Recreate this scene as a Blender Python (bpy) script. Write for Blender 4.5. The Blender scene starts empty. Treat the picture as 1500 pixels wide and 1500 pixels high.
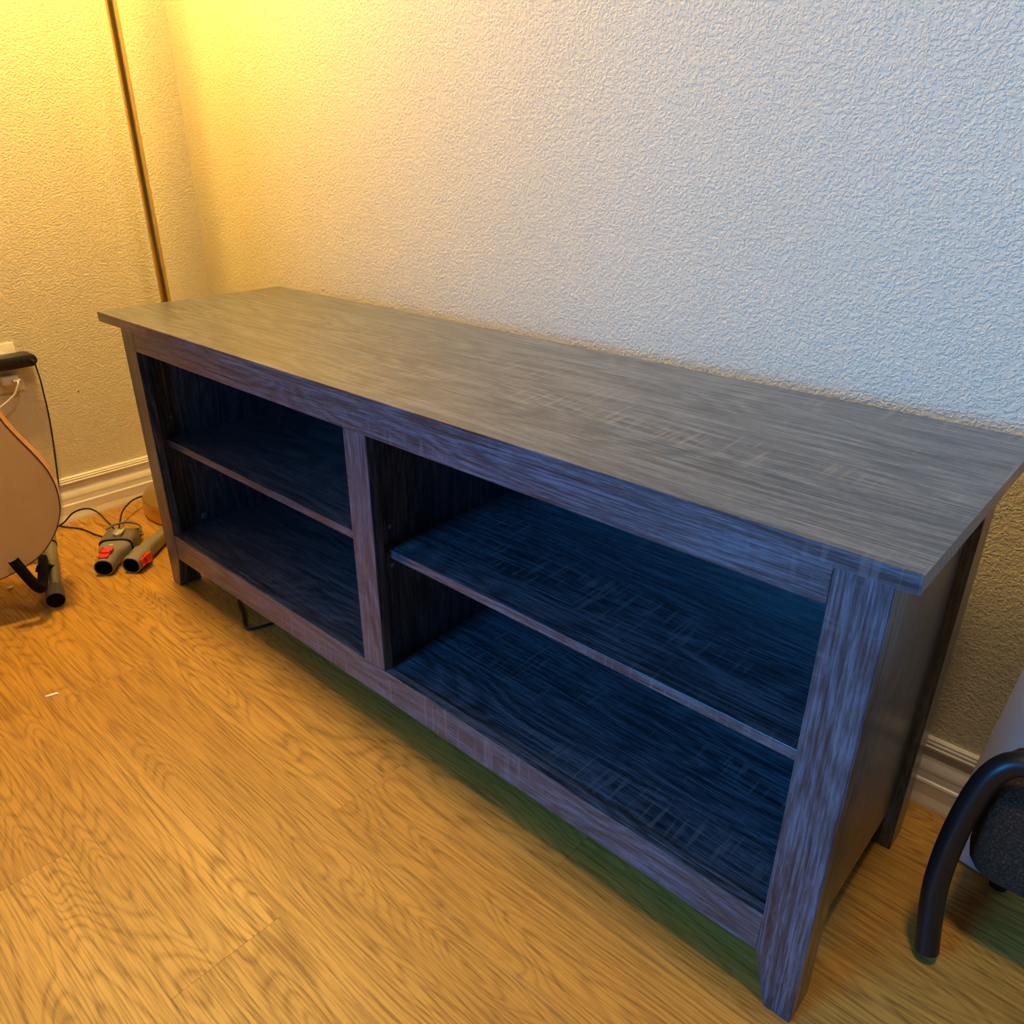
import bpy, bmesh, math, random
from mathutils import Vector, Matrix
random.seed(7)
S = bpy.context.scene
C = S.collection

# ------------------------------------------------------------------ camera
cam_d = bpy.data.cameras.new('camera')
cam_d.sensor_fit = 'HORIZONTAL'; cam_d.sensor_width = 36.0
cam_d.lens = 36.0 * 1142.27 / 1500.0
cam_d.clip_start = 0.02
cam = bpy.data.objects.new('camera', cam_d); C.objects.link(cam)
PITCH, YAW, ROLL = math.radians(25.3136), math.radians(-42.2703), math.radians(0.1023)
fw = Vector((math.sin(YAW)*math.cos(PITCH), math.cos(YAW)*math.cos(PITCH), -math.sin(PITCH)))
rt = Vector((math.cos(YAW), -math.sin(YAW), 0)); up = rt.cross(fw)
r2 = rt*math.cos(ROLL) + up*math.sin(ROLL); u2 = -rt*math.sin(ROLL) + up*math.cos(ROLL)
M = Matrix((r2, u2, -fw)).transposed().to_4x4(); M.translation = Vector((1.5841, -0.6036, 0.8785))
cam.matrix_world = M
S.camera = cam

# ------------------------------------------------------------------ world, daylight, exposure
w = bpy.data.worlds.new('world'); S.world = w; w.use_nodes = True
w.node_tree.nodes['Background'].inputs[0].default_value = (0.35, 0.55, 1.0, 1)
w.node_tree.nodes['Background'].inputs[1].default_value = 0.05
WIN = (-0.05, 1.05, 0.75, 1.80)           # window opening x0, x1, z0, z1 in the far wall
WIN_Y = -2.40
al = bpy.data.lights.new('window_daylight', 'AREA'); al.shape = 'RECTANGLE'
al.size = WIN[1]-WIN[0]; al.size_y = WIN[3]-WIN[2]; al.energy = 78; al.color = (0.05, 0.38, 1.0); al.spread = math.radians(150)
alo = bpy.data.objects.new('window_daylight', al); C.objects.link(alo)
alo.location = ((WIN[0]+WIN[1])/2, WIN_Y+0.02, (WIN[2]+WIN[3])/2); alo.rotation_euler = (math.radians(90), 0, 0)
LAMP_POWER = 90.0
CEILING_POWER = 18.0
LAMP_COLOR = (1.0, 0.63, 0.16)
S.view_settings.view_transform = 'Standard'; S.view_settings.look = 'None'
S.view_settings.exposure = 0.0; S.view_settings.gamma = 1.0; S.view_settings.use_curve_mapping = False

# ------------------------------------------------------------------ materials
def nodes(name):
    m = bpy.data.materials.new(name); m.use_nodes = True
    nt = m.node_tree; b = nt.nodes['Principled BSDF']
    return m, nt, b
def N(nt, t, **kw):
    n = nt.nodes.new(t)
    for k, v in kw.items(): setattr(n, k, v)
    return n
def lk(nt, a, b): nt.links.new(a, b)
def math_(nt, op, a, b=None, c=None, clamp=False):
    n = N(nt, 'ShaderNodeMath', operation=op); n.use_clamp = clamp
    for i, v in enumerate((a, b, c)):
        if v is None: continue
        if hasattr(v, 'links'): lk(nt, v, n.inputs[i])
        else: n.inputs[i].default_value = v
    return n.outputs[0]
def ramp(nt, fac, stops, interp='LINEAR'):
    r = N(nt, 'ShaderNodeValToRGB'); r.color_ramp.interpolation = interp
    e = r.color_ramp.elements
    while len(e) < len(stops): e.new(0.5)
    for el, (p, c) in zip(e, stops):
        el.position = p; el.color = (*c, 1) if len(c) == 3 else c
    lk(nt, fac, r.inputs[0]); return r.outputs[0]
def g(v): return (v, v, v)
def mapped(nt, scale, rnd=True, rot=(0, 0, 0)):
    tc = N(nt, 'ShaderNodeTexCoord'); v = tc.outputs['Object']
    if rnd:
        oi = N(nt, 'ShaderNodeObjectInfo')
        sc = math_(nt, 'MULTIPLY', oi.outputs['Random'], 7.31)
        ad = N(nt, 'ShaderNodeVectorMath', operation='ADD'); lk(nt, v, ad.inputs[0]); lk(nt, sc, ad.inputs[1]); v = ad.outputs[0]
    mp = N(nt, 'ShaderNodeMapping'); mp.inputs['Scale'].default_value = scale; mp.inputs['Rotation'].default_value = rot
    lk(nt, v, mp.inputs[0]); return mp.outputs[0]
def noise(nt, vec, scale=1.0, detail=2.0, rough=0.5, dist=0.0):
    n = N(nt, 'ShaderNodeTexNoise'); n.inputs['Scale'].default_value = scale; n.inputs['Detail'].default_value = detail
    n.inputs['Roughness'].default_value = rough; n.inputs['Distortion'].default_value = dist
    lk(nt, vec, n.inputs['Vector']); return n.outputs[0]
def mix(nt, fac, a, b, mode='MIX'):
    n = N(nt, 'ShaderNodeMix', data_type='RGBA', blend_type=mode)
    if hasattr(fac, 'links'): lk(nt, fac, n.inputs[0])
    else: n.inputs[0].default_value = fac
    for i, v in ((6, a), (7, b)):
        if hasattr(v, 'links'): lk(nt, v, n.inputs[i])
        else: n.inputs[i].default_value = (*v, 1)
    return n.outputs[2]
def bump(nt, b, h, strength, dist):
    n = N(nt, 'ShaderNodeBump'); n.inputs['Strength'].default_value = strength; n.inputs['Distance'].default_value = dist
    lk(nt, h, n.inputs['Height']); lk(nt, n.outputs[0], b.inputs['Normal'])
def plain(name, col, rough=0.5, metal=0.0, var=0.06, scale=40, bmp=0.0):
    m, nt, b = nodes(name)
    v = mapped(nt, (1, 1, 1)); n = noise(nt, v, scale, 3)
    c = mix(nt, n, tuple(x*(1-var) for x in col), tuple(min(1, x*(1+var)) for x in col))
    lk(nt, c, b.inputs['Base Color']); b.inputs['Roughness'].default_value = rough; b.inputs['Metallic'].default_value = metal
    if bmp: bump(nt, b, noise(nt, v, scale*8, 2), bmp, 0.001)
    return m

def charcoal_wood(name, axis):
    """charcoal wood-grain laminate, grain along the axis (0 = x, 2 = z)"""
    m, nt, b = nodes(name)
    along, across = 1.0, 1.0
    def sc(al, ac):
        s = [ac, ac, ac]; s[axis] = al; return tuple(s)
    broad = noise(nt, mapped(nt, sc(1.3, 22)), 1.0, 4, 0.55, 0.4)
    lines = noise(nt, mapped(nt, sc(9, 420)), 1.0, 3, 0.65, 0.2)
    fine = noise(nt, mapped(nt, sc(70, 700)), 1.0, 2, 0.6)
    # growth ring figure: contour lines of a stretched low noise
    fig = noise(nt, mapped(nt, sc(1.7, 9.0)), 1.0, 1.5, 0.5, 0.25)
    rings = math_(nt, 'FRACT', math_(nt, 'MULTIPLY', fig, 19))
    ringl = math_(nt, 'SUBTRACT', 1.0, math_(nt, 'MULTIPLY', math_(nt, 'ABSOLUTE', math_(nt, 'SUBTRACT', rings, 0.5)), 2), clamp=True)
    # saw marks across the grain, in patches
    saw = noise(nt, mapped(nt, sc(170, 13)), 1.0, 1, 0.4)
    sawm = ramp(nt, saw, [(0.58, g(0)), (0.66, g(1))])
    patch = ramp(nt, noise(nt, mapped(nt, sc(2.6, 11)), 1.0, 2), [(0.50, g(0)), (0.62, g(1))])
    sawf = math_(nt, 'MULTIPLY', sawm, patch)
    h = math_(nt, 'ADD', math_(nt, 'MULTIPLY', lines, 0.65), math_(nt, 'ADD', math_(nt, 'MULTIPLY', fine, 0.30), math_(nt, 'MULTIPLY', broad, 0.13)))
    h = math_(nt, 'ADD', h, math_(nt, 'MULTIPLY', math_(nt, 'SUBTRACT', ringl, 0.5), 0.085))
    col = ramp(nt, h, [(0.41, (0.012, 0.014, 0.018)), (0.53, (0.044, 0.056, 0.075)), (0.66, (0.125, 0.150, 0.188))])
    col = mix(nt, math_(nt, 'MULTIPLY', sawf, 0.36 if axis == 0 else 0.18), col, (0.23, 0.215, 0.205))
    lk(nt, col, b.inputs['Base Color'])
    lk(nt, ramp(nt, h, [(0.35, g(0.38)), (0.7, g(0.28))]), b.inputs['Roughness'])
    b.inputs['Specular IOR Level'].default_value = 0.5
    b.inputs['Coat Weight'].default_value = 0.5; b.inputs['Coat Roughness'].default_value = 0.30
    bump(nt, b, h, 0.22, 0.0012)
    return m

def oak_floor():
    m, nt, b = nodes('oak_laminate')
    def sc(al, ac): return (al, ac, 1)
    broad = noise(nt, mapped(nt, sc(1.1, 7)), 1.0, 3, 0.5, 0.3)
    fig = noise(nt, mapped(nt, sc(1.5, 8.0)), 1.0, 2.0, 0.45, 0.5)
    rings = math_(nt, 'FRACT', math_(nt, 'MULTIPLY', fig, 34))
    ringl = ramp(nt, rings, [(0.0, g(1)), (0.25, g(0.15)), (0.7, g(0)), (1.0, g(1))])
    pores = noise(nt, mapped(nt, sc(9, 330)), 1.0, 3, 0.62, 0.3)
    porel = ramp(nt, pores, [(0.43, g(1)), (0.53, g(0))])
    fine = noise(nt, mapped(nt, sc(50, 800)), 1.0, 2, 0.6)
    base = ramp(nt, broad, [(0.3, (0.48, 0.25, 0.040)), (0.7, (0.65, 0.355, 0.060))])
    dark = math_(nt, 'ADD', math_(nt, 'MULTIPLY', ringl, 0.42), math_(nt, 'MULTIPLY', porel, 0.48), clamp=True)
    col = mix(nt, dark, base, (0.23, 0.10, 0.012))
    col = mix(nt, math_(nt, 'MULTIPLY', ramp(nt, fine, [(0.5, g(0)), (0.7, g(1))]), 0.3), col, (0.64, 0.36, 0.08))
    oi = N(nt, 'ShaderNodeObjectInfo')
    col = mix(nt, 1.0, col, ramp(nt, oi.outputs['Random'], [(0, g(0.90)), (1, g(1.0))]), 'MULTIPLY')
    lk(nt, col, b.inputs['Base Color'])
    lk(nt, ramp(nt, dark, [(0, g(0.42)), (1, g(0.55))]), b.inputs['Roughness'])
    bump(nt, b, math_(nt, 'SUBTRACT', 1.0, dark), 0.15, 0.0008)
    return m

def wall_paint():
    m, nt, b = nodes('orange_peel_paint')
    v = mapped(nt, (1, 1, 1), rnd=False)
    n = noise(nt, v, 235, 2.0, 0.5, 0.5)
    h = ramp(nt, n, [(0.40, g(0)), (0.62, g(1))], 'EASE')
    big = noise(nt, v, 4, 3)
    lk(nt, mix(nt, big, (0.66, 0.60, 0.43), (0.70, 0.645, 0.475)), b.inputs['Base Color'])
    b.inputs['Roughness'].default_value = 0.62
    bump(nt, b, h, 0.55, 0.0016)
    return m

WX = charcoal_wood('charcoal_wood_lengthwise', 0)
WZ = charcoal_wood('charcoal_wood_upright', 2)
OAK = oak_floor(); WALL = wall_paint(); UNSEEN_DARK = plain('unseen_wall_dark', (0.12, 0.117, 0.11), 0.6)  # last one: unseen walls darkened to cut warm bounce onto the stand
TRIM = plain('semi_gloss_trim_paint', (0.80, 0.765, 0.70), 0.35)
CEIL = plain('ceiling_paint', (0.60, 0.57, 0.52), 0.8)
BRASS = plain('antique_brass', (0.62, 0.42, 0.13), 0.28, 1.0)
BLACKPL = plain('black_plastic', (0.014, 0.012, 0.012), 0.38)
FOAM = plain('black_foam', (0.0035, 0.003, 0.0035), 0.8, bmp=0.3); FOAM.node_tree.nodes['Principled BSDF'].inputs['Specular IOR Level'].default_value = 0.15
CORD = plain('black_cord', (0.012, 0.009, 0.008), 0.5)
WHITEPL = plain('white_plastic', (0.78, 0.74, 0.68), 0.35)
GREYPL = plain('grey_plastic', (0.21, 0.19, 0.165), 0.36)
DARKGREY = plain('dark_grey_plastic', (0.13, 0.115, 0.10), 0.4)
LTGREY = plain('light_grey_plastic', (0.46, 0.43, 0.38), 0.35)
RED = plain('red_plastic', (0.72, 0.035, 0.02), 0.3)
STEEL = plain('brushed_steel_tube', (0.35, 0.33, 0.29), 0.35, 0.8)
RUBBER = plain('ribbed_rubber', (0.16, 0.14, 0.115), 0.6)
BRISTLE = plain('brown_bristle', (0.10, 0.075, 0.05), 0.7)
SILVER = plain('silver_cap', (0.62, 0.62, 0.64), 0.3, 0.9)
GSIDE = plain('orange_mahogany', (0.62, 0.235, 0.055), 0.25)
GTOP = plain('pale_spruce', (0.52, 0.34, 0.19), 0.34)
GDARK = plain('dark_rosewood', (0.035, 0.018, 0.012), 0.4)
SHADE = plain('linen_shade', (0.75, 0.66, 0.50), 0.8)
PAPER = plain('white_paper', (0.85, 0.82, 0.78), 0.7)
PITDARK = plain('dark_hole', (0.05, 0.035, 0.02), 0.9)  # plain dark colour for the nail pits
BOARDW = plain('white_board_paint', (0.70, 0.68, 0.67), 0.4)
def tweed():
    m, nt, b = nodes('brown_tweed')
    v = mapped(nt, (1, 1, 1)); n = noise(nt, v, 420, 3, 0.7)
    lk(nt, ramp(nt, n, [(0.35, (0.010, 0.005, 0.003)), (0.55, (0.055, 0.026, 0.010)), (0.72, (0.20, 0.10, 0.04))]), b.inputs['Base Color'])
    b.inputs['Roughness'].default_value = 0.9; bump(nt, b, n, 0.8, 0.003); return m
TWEED = tweed()

# ------------------------------------------------------------------ mesh helpers (world coordinates in, local to the parent out)
def origin_of(p):
    v = Vector((0, 0, 0))
    while p is not None: v += p.location; p = p.parent
    return v
def finish(name, bm, mat, parent=None, smooth=False, loc=None):
    """link one mesh object; bm is in world coordinates"""
    base = origin_of(parent)
    loc = Vector(loc) if loc is not None else (Vector((0, 0, 0)) if parent is None else base)
    bmesh.ops.translate(bm, verts=bm.verts, vec=-loc)
    bmesh.ops.recalc_face_normals(bm, faces=bm.faces)
    me = bpy.data.meshes.new(name); bm.to_mesh(me); bm.free()
    me.materials.append(mat)
    if smooth:
        for f in me.polygons: f.use_smooth = True
        try: me.set_sharp_from_angle(angle=math.radians(42))
        except Exception: pass
    o = bpy.data.objects.new(name, me); C.objects.link(o)
    o.location = loc - base if parent is not None else loc
    o.parent = parent
    return o
def tag(o, label=None, cat=None, group=None, kind=None):
    if label: o['label'] = label
    if cat: o['category'] = cat
    if group: o['group'] = group
    if kind: o['kind'] = kind
    return o
def thing(name, loc, label, cat, group=None):
    o = bpy.data.objects.new(name, None); C.objects.link(o); o.location = loc; o.empty_display_size = 0.05
    return tag(o, label, cat, group)
def add_box(bm, a, b, bev=0.0, seg=1):
    t = bmesh.new()
    vs = [t.verts.new((x, y, z)) for x in (a[0], b[0]) for y in (a[1], b[1]) for z in (a[2], b[2])]
    for f in ((0,1,3,2),(4,6,7,5),(0,4,5,1),(2,3,7,6),(0,2,6,4),(1,5,7,3)): t.faces.new([vs[i] for i in f])
    bmesh.ops.recalc_face_normals(t, faces=t.faces)
    if bev: bmesh.ops.bevel(t, geom=t.edges[:], offset=bev, segments=seg, affect='EDGES', profile=0.5)
    me = bpy.data.meshes.new('tmp'); t.to_mesh(me); t.free(); bm.from_mesh(me); bpy.data.meshes.remove(me)
def box(name, a, b, mat, parent=None, bev=0.001, seg=2, smooth=False):
    bm = bmesh.new(); add_box(bm, a, b, bev, seg); return finish(name, bm, mat, parent, smooth)
def catmull(pts, k=6):
    P = [Vector(p) for p in pts]; out = []
    for i in range(len(P)-1):
        p0 = P[max(i-1, 0)]; p1 = P[i]; p2 = P[i+1]; p3 = P[min(i+2, len(P)-1)]
        for j in range(k):
            t = j/k
            out.append(0.5*((2*p1)+(p2-p0)*t+(2*p0-5*p1+4*p2-p3)*t*t+(3*p1-p0-3*p2+p3)*t**3))
    out.append(P[-1]); return out
def add_loft(bm, rings, cap0=True, cap1=True):
    R = [[bm.verts.new(v) for v in r] for r in rings]
    n = len(R[0])
    for a, b in zip(R, R[1:]):
        for i in range(n): bm.faces.new((a[i], a[(i+1) % n], b[(i+1) % n], b[i]))
    if cap0: bm.faces.new(R[0][::-1])
    if cap1: bm.faces.new(R[-1])
def add_tube(bm, pts, rad, seg=10):
    pts = [Vector(p) for p in pts]
    n = len(pts); rads = rad if isinstance(rad, (list, tuple)) else [rad]*n
    rings = []; nrm = None
    for i, p in enumerate(pts):
        t = (pts[min(i+1, n-1)] - pts[max(i-1, 0)]).normalized()
        if nrm is None:
            nrm = t.orthogonal().normalized()
        nrm = (nrm - t*nrm.dot(t)).normalized(); bn = t.cross(nrm)
        rings.append([p + (nrm*math.cos(a) + bn*math.sin(a))*rads[i] for a in [2*math.pi*j/seg for j in range(seg)]])
    add_loft(bm, rings)
def tube(name, pts, rad, mat, parent=None, seg=10, k=6):
    bm = bmesh.new(); add_tube(bm, catmull(pts, k) if k > 1 else pts, rad, seg); return finish(name, bm, mat, parent, True)
def lathe(name, prof, center, mat, parent=None, seg=48, axis=None):
    """prof: list of (radius, height) along axis through center"""
    bm = bmesh.new(); c = Vector(center); ax = Vector(axis or (0, 0, 1)).normalized()
    x = ax.orthogonal().normalized(); y = ax.cross(x)
    add_loft(bm, [[c + ax*h + (x*math.cos(2*math.pi*j/seg) + y*math.sin(2*math.pi*j/seg))*max(r, 1e-4) for j in range(seg)] for r, h in prof])
    return finish(name, bm, mat, parent, True)

# ------------------------------------------------------------------ the room
LX, BY, RX, FY, HZ = -0.4775, 0.4487, 3.90, -2.45, 2.70
PY = -1.25                                    # added unseen partition, keeps window light off the stand's left end
def struct(o): return tag(o, kind='structure')
floor = struct(box('floor', (LX-0.1, FY-0.1, -0.05), (RX+0.1, BY+0.1, -0.009), plain('underlay', (0.10, 0.07, 0.05), 0.9), None, 0))
PW, PL = 0.142, 1.21
row0 = -0.305
plank_meshes = {}
def plank(x0, x1, y0, y1):
    gap = 0.00008
    key = (round(x1-x0, 4), round(y1-y0, 4))
    if key not in plank_meshes:
        bm = bmesh.new(); add_box(bm, (gap, gap, -0.009), (key[0]-gap, key[1]-gap, 0.0), 0.0002, 1)
        me = bpy.data.meshes.new('plank'); bm.to_mesh(me); bm.free(); me.materials.append(OAK); plank_meshes[key] = me
    o = bpy.data.objects.new('plank', plank_meshes[key]); C.objects.link(o); o.location = (x0, y0, 0); o.parent = floor
k0 = math.floor((FY-row0)/PW); k1 = math.ceil((BY-row0)/PW)
offs = {0: 0.275, 1: 0.83, -1: 0.92, 2: -0.08, -2: 0.62, 3: 0.48}
for k in range(k0, k1):
    y0, y1 = max(row0+k*PW, FY), min(row0+(k+1)*PW, BY)
    off = offs.get(k, random.uniform(0, PL))
    x = off - PL*math.ceil((off-LX)/PL)
    while x < RX:
        a, b_ = max(x, LX), min(x+PL, RX)
        if b_-a > 0.01: plank(a, b_, y0, y1)
        x += PL
wall_back = struct(box('wall_back', (LX-0.1, BY, 0), (RX+0.1, BY+0.1, HZ), WALL, None, 0))
wall_left = struct(box('wall_left', (LX-0.1, FY-0.1, 0), (LX, BY, HZ), WALL, None, 0))
wall_right = struct(box('wall_right', (RX, FY-0.1, 0), (RX+0.1, BY, HZ), UNSEEN_DARK, None, 0))
ceiling = struct(box('ceiling', (LX-0.1, FY-0.1, HZ), (RX+0.1, BY+0.1, HZ+0.1), CEIL, None, 0))
bm = bmesh.new()                              # added light blocker: solid at the left, header over the opening
OPX0, OPX1, OPZ = 0.53, 1.75, 2.3
add_box(bm, (LX, PY-0.1, 0), (OPX0, PY, HZ)); add_box(bm, (OPX1, PY-0.1, 0), (RX, PY, HZ)); add_box(bm, (OPX0, PY-0.1, OPZ), (OPX1, PY, HZ))
struct(finish('added_partition', bm, UNSEEN_DARK))
bm = bmesh.new()                              # far wall with the window opening
x0, x1, z0, z1 = WIN
add_box(bm, (LX, FY-0.1, 0), (x0, FY, HZ)); add_box(bm, (x1, FY-0.1, 0), (RX, FY, HZ))
add_box(bm, (x0, FY-0.1, 0), (x1, FY, z0)); add_box(bm, (x0, FY-0.1, z1), (x1, FY, HZ))
struct(finish('wall_far', bm, UNSEEN_DARK))
bm = bmesh.new()
for a, b_ in (((x0, z0), (x1, z0+0.04)), ((x0, z1-0.04), (x1, z1)), ((x0, z0+0.04), (x0+0.04, z1-0.04)), ((x1-0.04, z0+0.04), (x1, z1-0.04))):
    add_box(bm, (a[0], FY-0.09, a[1]), (b_[0], FY-0.03, b_[1]), 0.002)
win = struct(finish('window_1', bm, TRIM))
m, nt, b = nodes('window_glass'); b.inputs['Transmission Weight'].default_value = 1.0; b.inputs['Roughness'].default_value = 0.02
b.inputs['Base Color'].default_value = (0.9, 0.95, 1, 1)
box('window_pane', (x0+0.04, FY-0.063, z0+0.04), (x1-0.04, FY-0.057, z1-0.04), m, win, 0)

# baseboards: one moulded profile (distance from wall, height)
PROF = [(0, 0), (0.0185, 0), (0.0180, 0.006), (0.0150, 0.019), (0.0148, 0.038), (0.0152, 0.0400), (0.0140, 0.0432), (0.0118, 0.0445),
        (0.0112, 0.056), (0.0116, 0.0585), (0.0112, 0.063), (0.0094, 0.069), (0.0070, 0.0745), (0.0060, 0.080), (0.0060, 0.0945),
        (0.0098, 0.0950), (0.0102, 0.0985), (0.0088, 0.1000), (0.0084, 0.1008), (0.0088, 0.1045), (0.0074, 0.1062), (0.0070, 0.1068), (0.0072, 0.1095), (0.0050, 0.1117), (0, 0.1117)]
def baseboard(name, p0, p1, nrm):
    bm = bmesh.new(); p0, p1, nrm = Vector(p0), Vector(p1), Vector(nrm)
    add_loft(bm, [[p + nrm*d + Vector((0, 0, z)) for d, z in PROF] for p in (p0, p1)])
    o = finish(name, bm, TRIM); return struct(o)
baseboard('baseboard_left', (LX, PY, 0), (LX, BY-0.0, 0), (1, 0, 0))
baseboard('baseboard_back', (LX+0.019, BY, 0), (RX, BY, 0), (0, -1, 0))
# old nail holes in the painted walls
def nail(parent, c, nrm, r=0.0022):
    c = Vector(c); lathe('nail_hole', [(r*1.7, 0.0), (r*1.5, 0.0009), (r, 0.0010), (r*0.8, 0.0004)], c, WALL, parent, 12, nrm)
    lathe('nail_pit', [(r*0.8, 0.0004), (r*0.7, 0.0011)], c, PITDARK, parent, 10, nrm)
nail(wall_left, (LX, 0.062, 0.320), (1, 0, 0))
for c in ((0.047, BY, 0.578), (0.139, BY, 0.696)): nail(wall_back, c, (0, -1, 0), 0.0017)

# ------------------------------------------------------------------ TV stand
L, D, H, OF, INS, T = 1.473, 0.3952, 0.5897, 0.0272, 0.023, 0.0175
XL, XR, YB = INS, L-INS, D-OF-0.005
ZT = H-T; ZR = ZT-0.0515; SW = 0.0503; ZB, BT = 0.0737, 0.1295
PO = 0.031; PD = 0.049                        # side posts: width across, depth along the side
tv = thing('tv_stand', (L/2, YB/2, 0), 'charcoal wood grain TV stand with four open shelf bays against the wall', 'tv stand')
box('top_board', (0, -OF, ZT), (L, D-OF, H), WX, tv, 0.0003, 1)
box('top_rail', (XL+SW, 0, ZR), (XR-SW, 0.018, ZT), WX, tv)
box('bottom_rail', (XL+SW, 0.0005, ZB), (XR-SW, 0.018, BT), WX, tv)
def leg_stile(side):
    """front stile, tapering on its inner edge below the rail down to the foot"""
    bm = bmesh.new(); xo = XL if side < 0 else XR; s = 1 if side < 0 else -1
    out = [(xo, 0), (xo+s*PO, 0), (xo+s*SW, ZB), (xo+s*SW, ZT), (xo, ZT)]
    add_loft(bm, [[(x, y, z) for x, z in out] for y in (0, 0.018)])
    bmesh.ops.bevel(bm, geom=bm.edges[:], offset=0.001, segments=2, affect='EDGES')
    return finish('stile', bm, WZ, tv)
for s in (-1, 1): leg_stile(s)
CX, CW = 0.7408, 0.0503
box('stile', (CX-CW/2, 0.0003, BT), (CX+CW/2, 0.018, ZR), WZ, tv)
for s in (-1, 1):
    xo = XL if s < 0 else XR-0.018; xi = XL if s < 0 else XR-PO
    box('leg', (xi, 0.018, 0), (xi+PO, PD, ZT), WZ, tv)
    box('leg', (xi, YB-0.046, 0), (xi+PO, YB, ZT), WZ, tv)
    px = XL+0.012 if s < 0 else XR-PO
    box('side_panel', (px, PD, ZB), (px+PO-0.012, YB-0.046, ZT), WZ, tv)
box('divider', (CX-0.0118, 0.018, BT-0.016), (CX+0.0118, YB-0.006, ZT), WZ, tv)
box('bottom_board', (XL+PO, 0.018, BT-0.018), (XR-PO, YB-0.006, BT-0.002), WX, tv)
box('back_panel', (XL+PO, YB-0.006, ZB), (XR-PO, YB, ZT), WX, tv, 0)
SZ = 0.3345
box('shelf', (XL+PO, 0.030, SZ-0.0145), (CX-0.0118, YB-0.008, SZ), WX, tv)
box('shelf', (CX+0.0118, 0.030, SZ-0.0145), (XR-PO, YB-0.008, SZ), WX, tv)
for x, y, z, s in ((CX+0.0118, 0.041, 0.364, 1), (CX+0.0118, 0.041, 0.299, 1), (XL+PO, 0.05, 0.375, 1), (XR-PO, 0.041, 0.364, -1), (XR-PO, 0.041, 0.299, -1)):
    lathe('shelf_pin_hole', [(0.0034, -0.001), (0.0034, 0.0004), (0.0022, 0.0006), (0.0020, 0.0002)], (x, y, z), SILVER, tv, 14, (s, 0, 0))
tag(lathe('cam_cover', [(0.0075, -0.001), (0.0075, 0.0016), (0.0062, 0.0024), (0.0, 0.0026)], (XL+PO, 0.081, BT+0.012), SILVER, tv, 24, (1, 0, 0)), 'round silver cover cap')

# ------------------------------------------------------------------ brass floor lamp behind the stand
LP = Vector((-0.31, 0.247, 0))
lamp = thing('floor_lamp', LP, 'slim brass floor lamp with round weighted base in the room corner', 'lamp')
lathe('base', [(0.136, 0), (0.143, 0.003), (0.145, 0.012), (0.145, 0.040), (0.141, 0.049), (0.132, 0.053), (0.03, 0.058), (0.018, 0.068), (0.014, 0.075)], LP, BRASS, lamp, 72)
HEAD = Vector((-0.13, -0.01, 1.80))
lathe('pole', [(0.0115, 0.055), (0.0115, 1.88)], LP, BRASS, lamp, 24)
tube('arm', [LP+Vector((0, 0, 1.85)), LP+Vector((0, 0, 1.93)), LP+Vector((0.025, -0.035, 1.97)), HEAD+Vector((-0.02, 0.03, 0.165)), HEAD+Vector((0, 0, 0.13)), HEAD+Vector((0, 0, 0.09))], 0.008, BRASS, lamp, 12)
shade = lathe('lamp_shade', [(0.016, 0.10), (0.040, 0.098), (0.085, 0.075), (0.112, 0.035), (0.125, -0.03), (0.1235, -0.03), (0.1105, 0.034), (0.084, 0.073), (0.040, 0.096), (0.012, 0.097)], HEAD, BRASS, lamp, 48)
m, nt, b = nodes('warm_bulb'); b.inputs['Emission Color'].default_value = (1.0, 0.62, 0.22, 1); b.inputs['Emission Strength'].default_value = 12
lathe('bulb', [(0.012, 0.09), (0.016, 0.07), (0.03, 0.045), (0.032, 0.035), (0.026, 0.022), (0.012, 0.014), (0.0, 0.012)], HEAD, m, lamp, 24)
pl = bpy.data.lights.new('lamp_light', 'POINT'); pl.energy = LAMP_POWER; pl.color = LAMP_COLOR; pl.shadow_soft_size = 0.10
plo = bpy.data.objects.new('lamp_light', pl); C.objects.link(plo); plo.parent = lamp; plo.location = HEAD - LP + Vector((0, 0, -0.04))

# ------------------------------------------------------------------ flush ceiling light of the room
CL = Vector((1.62, -0.16, HZ))
cl = thing('ceiling_light', CL, 'round flush ceiling light with frosted dome and brass rim', 'light')
lathe('base', [(0.17, 0.0), (0.17, -0.018), (0.165, -0.022), (0.02, -0.022)], CL, BRASS, cl, 48)
m, nt, b = nodes('frosted_dome'); b.inputs['Emission Color'].default_value = (1.0, 0.72, 0.38, 1); b.inputs['Emission Strength'].default_value = 3.0
lathe('diffuser', [(0.155, -0.022), (0.150, -0.045), (0.115, -0.072), (0.06, -0.086), (0.0, -0.090)], CL, m, cl, 48)
ca = bpy.data.lights.new('ceiling_glow', 'AREA'); ca.shape = 'DISK'; ca.size = 0.28; ca.energy = CEILING_POWER; ca.color = (1.0, 0.72, 0.42)
cao = bpy.data.objects.new('ceiling_glow', ca); C.objects.link(cao); cao.parent = cl; cao.location = (0, 0, -0.095)

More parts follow.
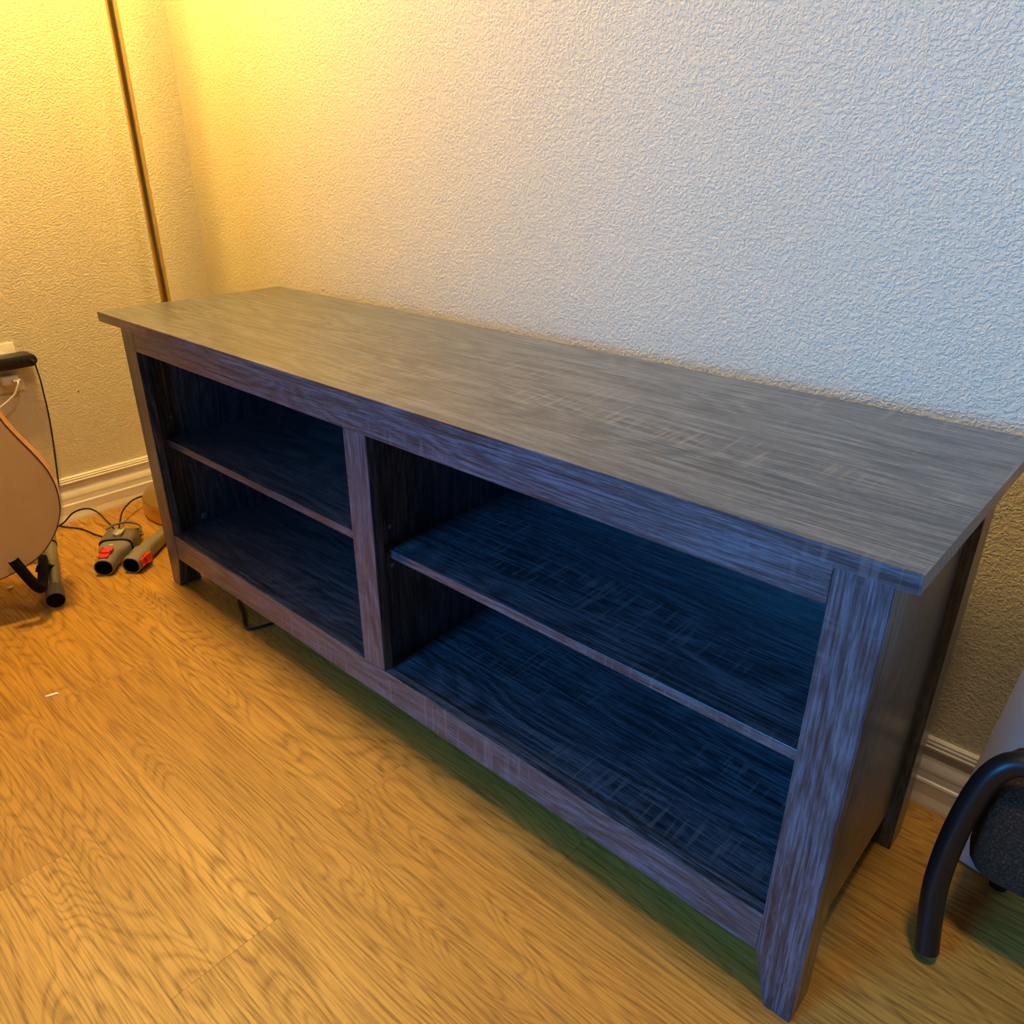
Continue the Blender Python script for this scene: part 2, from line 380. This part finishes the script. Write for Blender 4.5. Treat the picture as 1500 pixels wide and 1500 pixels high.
# ------------------------------------------------------------------ outlet, chargers and cords at the left wall
ol = thing('wall_outlet', (LX, -0.087, 0.406), 'white duplex wall outlet plate with two chargers plugged in', 'outlet')
box('plate', (LX, -0.122, 0.350), (LX+0.0055, -0.052, 0.462), WHITEPL, ol, 0.0018, 2, True)
for zc in (0.430, 0.382):
    lathe('socket', [(0.0165, 0.004), (0.0165, 0.0072), (0.0155, 0.0078), (0.0, 0.0078)], (LX, -0.087, zc), WHITEPL, ol, 24, (1, 0, 0))
ch = thing('power_adapter', (LX+0.0078, -0.07, 0.424), 'black rounded power adapter plugged into the upper outlet socket', 'charger')
bm = bmesh.new()
def stadium(y0, y1, zc, r, x, sh=1.0, n=10):
    out = []
    for i in range(n+1):
        a = -math.pi/2 + math.pi*i/n; out.append((x, y1-r+r*math.cos(a)*sh, zc+r*math.sin(a)*sh))
    for i in range(n+1):
        a = math.pi/2 + math.pi*i/n; out.append((x, y0+r+r*math.cos(a)*sh, zc+r*math.sin(a)*sh))
    return out
add_loft(bm, [stadium(-0.122, -0.023, 0.4245, 0.0148, x, s) for x, s in ((LX+0.008, 0.97), (LX+0.010, 1.0), (LX+0.044, 1.0), (LX+0.0468, 0.96), (LX+0.0475, 0.9))])
finish('body', bm, BLACKPL, ch, True)
bm = bmesh.new()                              # the small moulded mark on its face
for (ya, za, yb, zb_) in ((-0.058, 0.431, -0.0555, 0.426), (-0.0555, 0.426, -0.058, 0.424), (-0.058, 0.424, -0.0552, 0.421), (-0.0552, 0.421, -0.058, 0.417)):
    add_tube(bm, [(LX+0.0475, ya, za), (LX+0.0475, yb, zb_)], 0.0009, 6)
finish('mark', bm, plain('glossy_black', (0.004, 0.004, 0.004), 0.15), ch)
wc = thing('usb_charger', (LX+0.0078, -0.084, 0.382), 'small white USB charger in the lower outlet socket', 'charger')
box('body', (LX+0.0078, -0.101, 0.371), (LX+0.030, -0.066, 0.394), WHITEPL, wc, 0.004, 3, True)
uc = thing('usb_cable', (LX+0.030, -0.075, 0.3825), 'short white USB cable hanging from the white charger', 'cable')
box('plug', (LX+0.030, -0.083, 0.3795), (LX+0.043, -0.067, 0.3855), WHITEPL, uc, 0.0015, 2, True)
tube('cord', [(LX+0.040, -0.075, 0.3825), (LX+0.047, -0.076, 0.377), (LX+0.044, -0.088, 0.354), (LX+0.040, -0.106, 0.339), (LX+0.038, -0.125, 0.327), (LX+0.036, -0.16, 0.30), (LX+0.034, -0.20, 0.20), (LX+0.034, -0.23, 0.06), (LX+0.05, -0.26, 0.003), (LX+0.09, -0.36, 0.003)], 0.0019, WHITEPL, uc, 8)
cc = tube('charger_cord', [(LX+0.047, -0.0375, 0.4255), (LX+0.056, -0.0345, 0.423), (LX+0.046, -0.030, 0.405), (LX+0.020, -0.021, 0.372), (LX+0.014, -0.0195, 0.337), (LX+0.013, -0.021, 0.277), (LX+0.013, -0.027, 0.208), (LX+0.015, -0.038, 0.121), (LX+0.022, -0.047, 0.075),
     (LX+0.026, -0.070, 0.012), (-0.443, -0.064, 0.003), (-0.389, -0.036, 0.003), (-0.335, -0.026, 0.003), (-0.296, -0.015, 0.003), (-0.272, -0.010, 0.003)], 0.0019, CORD, None, 8)
tag(cc, 'thin black cord running from the black adapter down the wall to the floor', 'cable')
lc = tube('lamp_cord', [(-0.44, -0.14, 0.003), (-0.435, -0.095, 0.004), (-0.428, -0.062, 0.016), (-0.424, -0.036, 0.036), (-0.408, -0.010, 0.044), (-0.384, 0.006, 0.038), (-0.340, 0.014, 0.016), (-0.312, 0.016, 0.007), (-0.302, 0.020, 0.010), (-0.318, 0.032, 0.020), (-0.352, 0.056, 0.032), (-0.384, 0.092, 0.037), (-0.402, 0.122, 0.034), (-0.408, 0.140, 0.030), (-0.405, 0.158, 0.024)], 0.0023, CORD, None, 8)
tag(lc, 'black lamp cord arching over the floor to the brass lamp base', 'cable')
uc2 = tube('loose_cord', [(0.03, 0.30, 0.003), (0.09, 0.17, 0.003), (0.16, 0.10, 0.003), (0.204, 0.054, 0.003), (0.262, 0.030, 0.003), (0.305, 0.010, 0.003), (0.322, 0.012, 0.003), (0.334, 0.046, 0.003), (0.345, 0.10, 0.003), (0.35, 0.25, 0.003)], 0.0028, CORD, None, 8)
tag(uc2, 'black cord looping on the floor under the TV stand', 'cable')
wcord = tube('white_cord', [(-0.13, 0.13, 0.003), (-0.12, 0.085, 0.003), (-0.095, 0.050, 0.003), (-0.06, 0.045, 0.003), (-0.02, 0.07, 0.003), (-0.01, 0.14, 0.003), (-0.05, 0.22, 0.003)], 0.0020, WHITEPL, None, 8)
tag(wcord, 'thin white cord on the floor beside the crevice tool', 'cable')

# ------------------------------------------------------------------ vacuum tools on the floor
def tool_frame(O, a):
    O = Vector((*O, 0)); a = Vector((*a, 0)).normalized(); b = Vector((-a.y, a.x, 0))*-1
    return lambda s, wdt, z: O + a*s + b*wdt + Vector((0, 0, z))
def sect(F, s, hw, zb, zt, p=2.6, n=28):
    out = []; zc = (zb+zt)/2; hz = (zt-zb)/2
    for i in range(n):
        t = 2*math.pi*i/n; c, q = math.cos(t), math.sin(t)
        out.append(F(s, hw*math.copysign(abs(c)**(2/p), c), zc + hz*math.copysign(abs(q)**(2/p), q)))
    return out
def loft_part(name, F, secs, mat, parent, cap0=True, cap1=True):
    bm = bmesh.new(); add_loft(bm, [sect(F, *s) for s in secs], cap0, cap1); return finish(name, bm, mat, parent, True)
def hollow_neck(name, F, secs, mat, parent, thick=0.0022, depth=0.03):
    s0 = secs[0]
    inner = [(s0[0], s0[1]-thick, s0[2]+thick, s0[3]-thick, *(s0[4:])), (s0[0]+depth, s0[1]-thick*1.3, s0[2]+thick*1.3, s0[3]-thick*1.3, *(s0[4:]))]
    bm = bmesh.new(); add_loft(bm, [sect(F, *inner[1]), sect(F, *inner[0])] + [sect(F, *s) for s in secs]); o = finish(name, bm, mat, parent, True)
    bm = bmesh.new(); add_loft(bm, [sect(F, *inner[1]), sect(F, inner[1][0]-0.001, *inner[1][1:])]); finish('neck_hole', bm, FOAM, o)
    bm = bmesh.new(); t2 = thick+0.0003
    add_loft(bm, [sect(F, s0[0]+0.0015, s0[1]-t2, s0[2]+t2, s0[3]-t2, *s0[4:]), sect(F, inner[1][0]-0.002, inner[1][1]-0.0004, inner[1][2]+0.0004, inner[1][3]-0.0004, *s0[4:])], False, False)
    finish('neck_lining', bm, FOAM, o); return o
def patch(name, F, s0, s1, w0, w1, z0, z1, mat, parent, rnd=0.0025):
    """small button block lying on top of a tool, in the tool's frame"""
    bm = bmesh.new(); add_box(bm, (s0, w0, 0), (s1, w1, 1), 0)
    for v in bm.verts:
        s, w_, t = v.co; v.co = F(s, w_, z0 + (z1-z0)*t)
    bmesh.ops.bevel(bm, geom=bm.edges[:], offset=rnd, segments=3, affect='EDGES'); return finish(name, bm, mat, parent, True)

F = tool_frame((-0.110, -0.093), (-0.773, 0.634))
t1 = thing('brush_tool', F(0.08, 0, 0), 'grey vacuum brush tool with wide head and red latch beside the guitar stand', 'vacuum tool')
hollow_neck('neck', F, [(0, 0.0205, 0.001, 0.040, 2.2), (0.004, 0.0212, 0.0005, 0.041, 2.2), (0.030, 0.0215, 0.0005, 0.043, 2.3), (0.046, 0.0225, 0.0005, 0.044, 2.6), (0.052, 0.0245, 0.0005, 0.0435, 3.0)], GREYPL, t1)
loft_part('throat', F, [(0.050, 0.0225, 0.002, 0.0425, 3.0), (0.060, 0.027, 0.002, 0.042, 3.2), (0.076, 0.0335, 0.002, 0.042, 3.4), (0.098, 0.0350, 0.002, 0.042, 3.4)], GREYPL, t1)
collar = loft_part('collar', F, [(0.094, 0.0362, 0.0005, 0.0440, 3.4), (0.096, 0.0385, 0.0005, 0.0465, 3.4), (0.122, 0.0395, 0.0005, 0.0485, 3.4), (0.146, 0.0390, 0.0005, 0.0475, 3.4), (0.149, 0.0370, 0.0005, 0.045, 3.4)], DARKGREY, t1)
loft_part('trim_ring', F, [(0.0925, 0.0366, 0.0003, 0.0442, 3.4), (0.0945, 0.0372, 0.0003, 0.0450, 3.4)], FOAM, t1)
patch('slide_button', F, 0.104, 0.126, -0.002, 0.011, 0.046, 0.0525, LTGREY, collar, 0.0034)
loft_part('brush_head', F, [(0.146, 0.0345, 0.002, 0.043, 3.0), (0.158, 0.0335, 0.002, 0.041, 3.0), (0.164, 0.031, 0.003, 0.037, 2.8)], BLACKPL, t1)
bm = bmesh.new()
for i in range(150):                          # bristles curling out of the head
    a_ = random.uniform(-0.028, 0.030); z_ = random.uniform(0.008, 0.034); l_ = random.uniform(0.018, 0.032)
    p0 = F(0.158, a_, z_); p1 = F(0.158+l_*0.6, a_*1.10, z_*0.95); p2 = F(0.158+l_, a_*1.18+random.uniform(-.003, .003), max(0.0015, z_*0.72))
    add_tube(bm, [p0, p1, p2], [0.0011, 0.0009, 0.0005], 4)
br = finish('bristle', bm, BRISTLE, t1); br['kind'] = 'stuff'
tube('strap', [F(0.140, 0.037, 0.022), F(0.158, 0.040, 0.042), F(0.172, 0.026, 0.046), F(0.180, 0.000, 0.047), F(0.172, -0.024, 0.046), F(0.150, -0.034, 0.045)], 0.0026, DARKGREY, t1, 8)
patch('latch', F, 0.030, 0.044, -0.0105, 0.0105, 0.0385, 0.0465, RED, t1, 0.003)
patch('latch_plate', F, 0.009, 0.028, -0.0088, 0.0088, 0.0380, 0.0436, RED, t1, 0.0016)
patch('arrow_mark', F, 0.068, 0.074, -0.005, 0.004, 0.0412, 0.0428, LTGREY, t1, 0.0006)

F = tool_frame((-0.076, -0.047), (-0.628, 0.778))
t2 = thing('crevice_tool', F(0.09, 0, 0), 'grey vacuum crevice tool with long narrow tube and red side latch', 'vacuum tool')
hollow_neck('neck', F, [(0, 0.0205, 0.001, 0.040, 2.2), (0.004, 0.0212, 0.0005, 0.041, 2.2), (0.040, 0.0215, 0.0005, 0.042, 2.3), (0.056, 0.0215, 0.0005, 0.042, 2.8), (0.058, 0.0190, 0.002, 0.040, 2.8)], GREYPL, t2)
loft_part('tube', F, [(0.052, 0.0165, 0.003, 0.0385, 3.2), (0.100, 0.0155, 0.003, 0.0370, 3.2), (0.190, 0.0140, 0.003, 0.0320, 3.2), (0.200, 0.0135, 0.003, 0.024, 3.2)], GREYPL, t2)
def side_patch(name, F, s0, s1, z0, z1, mat, parent, off=0.0195, th=0.005):
    bm = bmesh.new(); add_box(bm, (s0, 0, z0), (s1, th, z1), 0)
    for v in bm.verts:
        s, w_, z_ = v.co; k = (z_-0.021)/0.021
        v.co = F(s, (off+w_)*(1-0.22*max(k, 0)**2), z_)
    bmesh.ops.bevel(bm, geom=bm.edges[:], offset=0.0022, segments=3, affect='EDGES'); return finish(name, bm, mat, parent, True)
side_patch('latch', F, 0.026, 0.042, 0.0165, 0.0330, RED, t2, th=0.0065)
side_patch('latch_plate', F, 0.007, 0.0245, 0.0180, 0.0310, RED, t2, th=0.0035)
patch('groove', F, 0.008, 0.034, -0.0075, -0.0060, 0.0385, 0.0412, DARKGREY, t2, 0.0003)

# ------------------------------------------------------------------ acoustic guitar on its stand at the left
P0 = Vector((-0.062, -0.295, 0.100))
hx = Vector((-0.98288, 0.18424, 0)); uu = Vector((0.18424, 0.98288, 0))
tilt = math.radians(14)
nn = (-hx*math.cos(tilt) + Vector((0, 0, math.sin(tilt))) - 0.13*uu).normalized()
ug = (uu - nn*uu.dot(nn)).normalized(); vg = nn.cross(ug)
AX = -0.063
def G(wd, v, d=0.0): return P0 + ug*(AX+wd) + vg*v + nn*d
gt = thing('acoustic_guitar', G(0, 0, -0.05), 'acoustic guitar with pale top and orange sides resting on a floor stand', 'guitar')
HALF = [(-0.0060, 0.0), (-0.0055, 0.030), (-0.0030, 0.060), (0.003, 0.087), (0.012, 0.113), (0.029, 0.144), (0.057, 0.171), (0.082, 0.186), (0.110, 0.197), (0.150, 0.2005), (0.187, 0.195), (0.225, 0.180), (0.264, 0.160), (0.300, 0.144),
        (0.330, 0.137), (0.360, 0.137), (0.400, 0.143), (0.435, 0.145), (0.465, 0.136), (0.487, 0.112), (0.498, 0.075), (0.502, 0.040), (0.503, 0.0)]
hs = [Vector((h_, v_, 0)) for v_, h_ in HALF]; hs = catmull(hs, 3)
outline = [(p.x, p.y) for p in hs] + [(-p.x, p.y) for p in hs[-2:0:-1]]
def ring(d, inset=0.0):
    out = []; n = len(outline)
    for i, (x, y) in enumerate(outline):
        xp, yp = outline[i-1]; xn, yn = outline[(i+1) % n]
        t = Vector((xn-xp, yn-yp)).normalized(); out.append(G(x - t.y*inset, y + t.x*inset, d))
    return out
DEP = 0.100
bm = bmesh.new(); add_loft(bm, [ring(-DEP+0.002), ring(-0.003)], False, False); finish('rim', bm, GSIDE, gt, True)
bm = bmesh.new(); add_loft(bm, [ring(-0.003, 0.0012), ring(0.0, 0.0012)]); finish('soundboard', bm, GTOP, gt)
bm = bmesh.new(); add_loft(bm, [ring(-DEP, 0.001), ring(-DEP+0.003, 0.001)]); finish('back_plate', bm, GSIDE, gt)
bm = bmesh.new(); add_loft(bm, [ring(-0.004, 0.0018), ring(-0.004, -0.0006), ring(0.0005, -0.0006), ring(0.0007, 0.0014)], False, False); finish('binding', bm, GDARK, gt, True)
lathe('sound_hole', [(0.056, 0.0), (0.056, 0.0006), (0.050, 0.0007), (0.0, 0.0007)], G(0, 0.345), GDARK, gt, 40, nn)
def gbox(name, w0, w1, v0, v1, d0, d1, mat, bev=0.002):
    bm = bmesh.new(); add_box(bm, (w0, v0, d0), (w1, v1, d1), bev, 2)
    for v in bm.verts: v.co = G(*v.co)
    return finish(name, bm, mat, gt, True)
gbox('bridge', -0.085, 0.085, 0.155, 0.185, 0, 0.009, GDARK, 0.003)
gbox('neck', -0.027, 0.027, 0.49, 0.86, -0.024, 0.004, GSIDE, 0.008)
gbox('fingerboard', -0.027, 0.027, 0.41, 0.86, 0.002, 0.009, GDARK)
gbox('headstock', -0.036, 0.036, 0.86, 1.03, -0.016, 0.002, GSIDE, 0.004)
for i in range(6):
    wv = -0.024 + 0.0096*i
    tube('string', [G(wv, 0.17, 0.011), G(wv*0.75, 0.86, 0.011), G((-1 if i < 3 else 1)*0.018, 0.885+0.045*(i % 3), 0.004)], 0.0006, STEEL, gt, 5, 1)
    lathe('tuning_peg', [(0.003, 0), (0.003, 0.018), (0.008, 0.018), (0.008, 0.024), (0.0, 0.025)], G((-1 if i < 3 else 1)*0.032, 0.885+0.045*(i % 3), -0.006), STEEL, gt, 12, ug*(-1 if i < 3 else 1))

gs = thing('guitar_stand', (-0.20, -0.33, 0), 'folding guitar stand with grey tube legs and black padded cradle arms', 'guitar stand')
def W(u_, f_, z_):                            # stand frame: u across the guitar, f towards its front
    q = Vector((P0.x, P0.y, 0)) + uu*u_ - hx*f_; q.z = z_; return q
for s in (1, -1):
    mu = (lambda u_: u_) if s > 0 else (lambda u_: 2*AX-u_)
    pts = [W(mu(0.0815), -0.012, 0.0185), W(mu(0.098), -0.13, 0.038), W(mu(0.114), -0.245, 0.060)]
    leg = tube('leg', pts, 0.0145, STEEL, gs, 20, 4)
    d = (pts[1]-pts[0]).normalized()
    bm = bmesh.new()                          # ribbed rubber foot
    seg = 48; x_ = d.orthogonal().normalized(); y_ = d.cross(x_); rings = []
    for t_, r_ in ((-0.008, 0.0175), (-0.006, 0.0185), (0.020, 0.0185), (0.034, 0.0165), (0.036, 0.0148)):
        rings.append([pts[0] + d*t_ + (x_*math.cos(2*math.pi*j/seg) + y_*math.sin(2*math.pi*j/seg))*(r_ - (0.0007 if j % 2 and r_ > 0.015 else 0)) for j in range(seg)])
    add_loft(bm, rings); foot = finish('rubber_foot', bm, RUBBER, leg, False)
    lathe('foot_cap', [(0.0176, -0.0012), (0.0172, 0.0015), (0.0150, 0.0024), (0.0, 0.0026)], pts[0]-d*0.008, FOAM, leg, 32, -d)
    lathe('band', [(0.0150, -0.002), (0.0156, -0.002), (0.0156, 0.002), (0.0150, 0.002)], pts[1]*0.35+pts[2]*0.65, FOAM, leg, 24, d)
    tube('cradle_arm', [W(mu(0.086), -0.150, 0.050), W(mu(0.076), -0.070, 0.058), W(mu(0.064), 0.005, 0.062), W(mu(0.057), 0.028, 0.071), W(mu(0.046), 0.028, 0.094), W(mu(0.029), 0.019, 0.140)], 0.0100, FOAM, gs, 16, 6)
    e = W(mu(0.029), 0.019, 0.140); dd = (e - W(mu(0.046), 0.028, 0.094)).normalized()
    lathe('arm_tip', [(0.0098, -0.001), (0.0092, 0.0012), (0.0070, 0.0012), (0.0066, 0.0004), (0.0, 0.0004)], e, RUBBER, gs, 20, dd)
    a_, b_ = W(mu(0.070), -0.075, 0.062), W(mu(0.098), -0.115, 0.040)
    bm = bmesh.new(); add_tube(bm, [a_, b_], 0.0095, 4); finish('bracket', bm, FOAM, gs)
tube('cross_bar', [W(0.114, -0.245, 0.060), W(AX, -0.262, 0.064), W(2*AX-0.114, -0.245, 0.060)], 0.0120, STEEL, gs, 16, 4)
tube('rear_leg', [W(AX, -0.255, 0.062), W(AX, -0.305, 0.012)], 0.0120, STEEL, gs, 16, 1)
tube('post', [W(AX, -0.258, 0.064), W(AX, -0.262, 0.33)], 0.0110, STEEL, gs, 16, 1)
tube('back_rest', [W(AX-0.09, -0.205, 0.345), W(AX-0.06, -0.240, 0.335), W(AX, -0.262, 0.33), W(AX+0.06, -0.240, 0.335), W(AX+0.09, -0.205, 0.345)], 0.0100, FOAM, gs, 14, 4)

# ------------------------------------------------------------------ bits on the floor
def scrap(name, c, pts, h, label):
    bm = bmesh.new(); add_loft(bm, [[(c[0]+x, c[1]+y, z) for x, y in pts] for z in (0.0002, h)])
    return tag(finish(name, bm, PAPER), label, 'paper scrap')
scrap('paper_scrap', (0.246, -0.332), [(-0.006, -0.010), (-0.001, -0.009), (0.001, -0.003), (0.003, 0.004), (0.006, 0.010), (-0.002, 0.008), (-0.004, 0.001), (-0.005, -0.005)], 0.0012, 'tiny white torn paper scrap lying alone on the oak floor')
scrap('paper_crumb', (-0.207, -0.255), [(-0.006, -0.006), (0.004, -0.005), (0.007, 0.001), (0.002, 0.006), (-0.003, 0.005), (-0.002, 0.0)], 0.005, 'tiny crumpled pinkish paper crumb under the guitar')

# ------------------------------------------------------------------ things at the right end of the stand
bm = bmesh.new()
B0 = Vector((1.497, 0.375, 0.0)); 
def boardpt(a, s, t):                         # a across, s up the board, t thickness
    up_ = Vector((0.085, 0.060, 0.98)).normalized(); ac = Vector((0.80, -0.05, 0)).normalized(); ac = (ac-up_*ac.dot(up_)).normalized(); th = up_.cross(ac)
    return B0 + ac*a + up_*s - th*t
add_box(bm, (0, 0.0, 0), (0.062, 0.50, 0.014), 0.002, 2)
for v in bm.verts: v.co = boardpt(*v.co)
zmin = min(v.co.z for v in bm.verts)
for v in bm.verts: v.co.z -= zmin
tag(finish('leaning_board', bm, BOARDW), 'narrow white board leaning on the wall past the TV stand', 'board')
st = thing('footstool', (1.66, 0.28, 0), 'low footstool with black tubular frame and brown tweed pad beside the TV stand', 'stool')
tube('frame', [(1.535, 0.185, 0.012), (1.522, 0.200, 0.10), (1.525, 0.215, 0.195), (1.540, 0.23, 0.262), (1.575, 0.24, 0.282), (1.66, 0.24, 0.285), (1.76, 0.24, 0.282), (1.795, 0.23, 0.262), (1.81, 0.215, 0.195), (1.813, 0.200, 0.10), (1.80, 0.185, 0.012)], 0.0135, BLACKPL, st, 18, 6)
bm = bmesh.new(); add_box(bm, (1.535, 0.225, 0.10), (1.77, 0.365, 0.235), 0.035, 4); finish('pad', bm, TWEED, st, True)
for x in (1.575, 1.75): tube('rear_leg', [(x, 0.345, 0.11), (x, 0.355, 0.0)], 0.0110, BLACKPL, st, 14, 1)
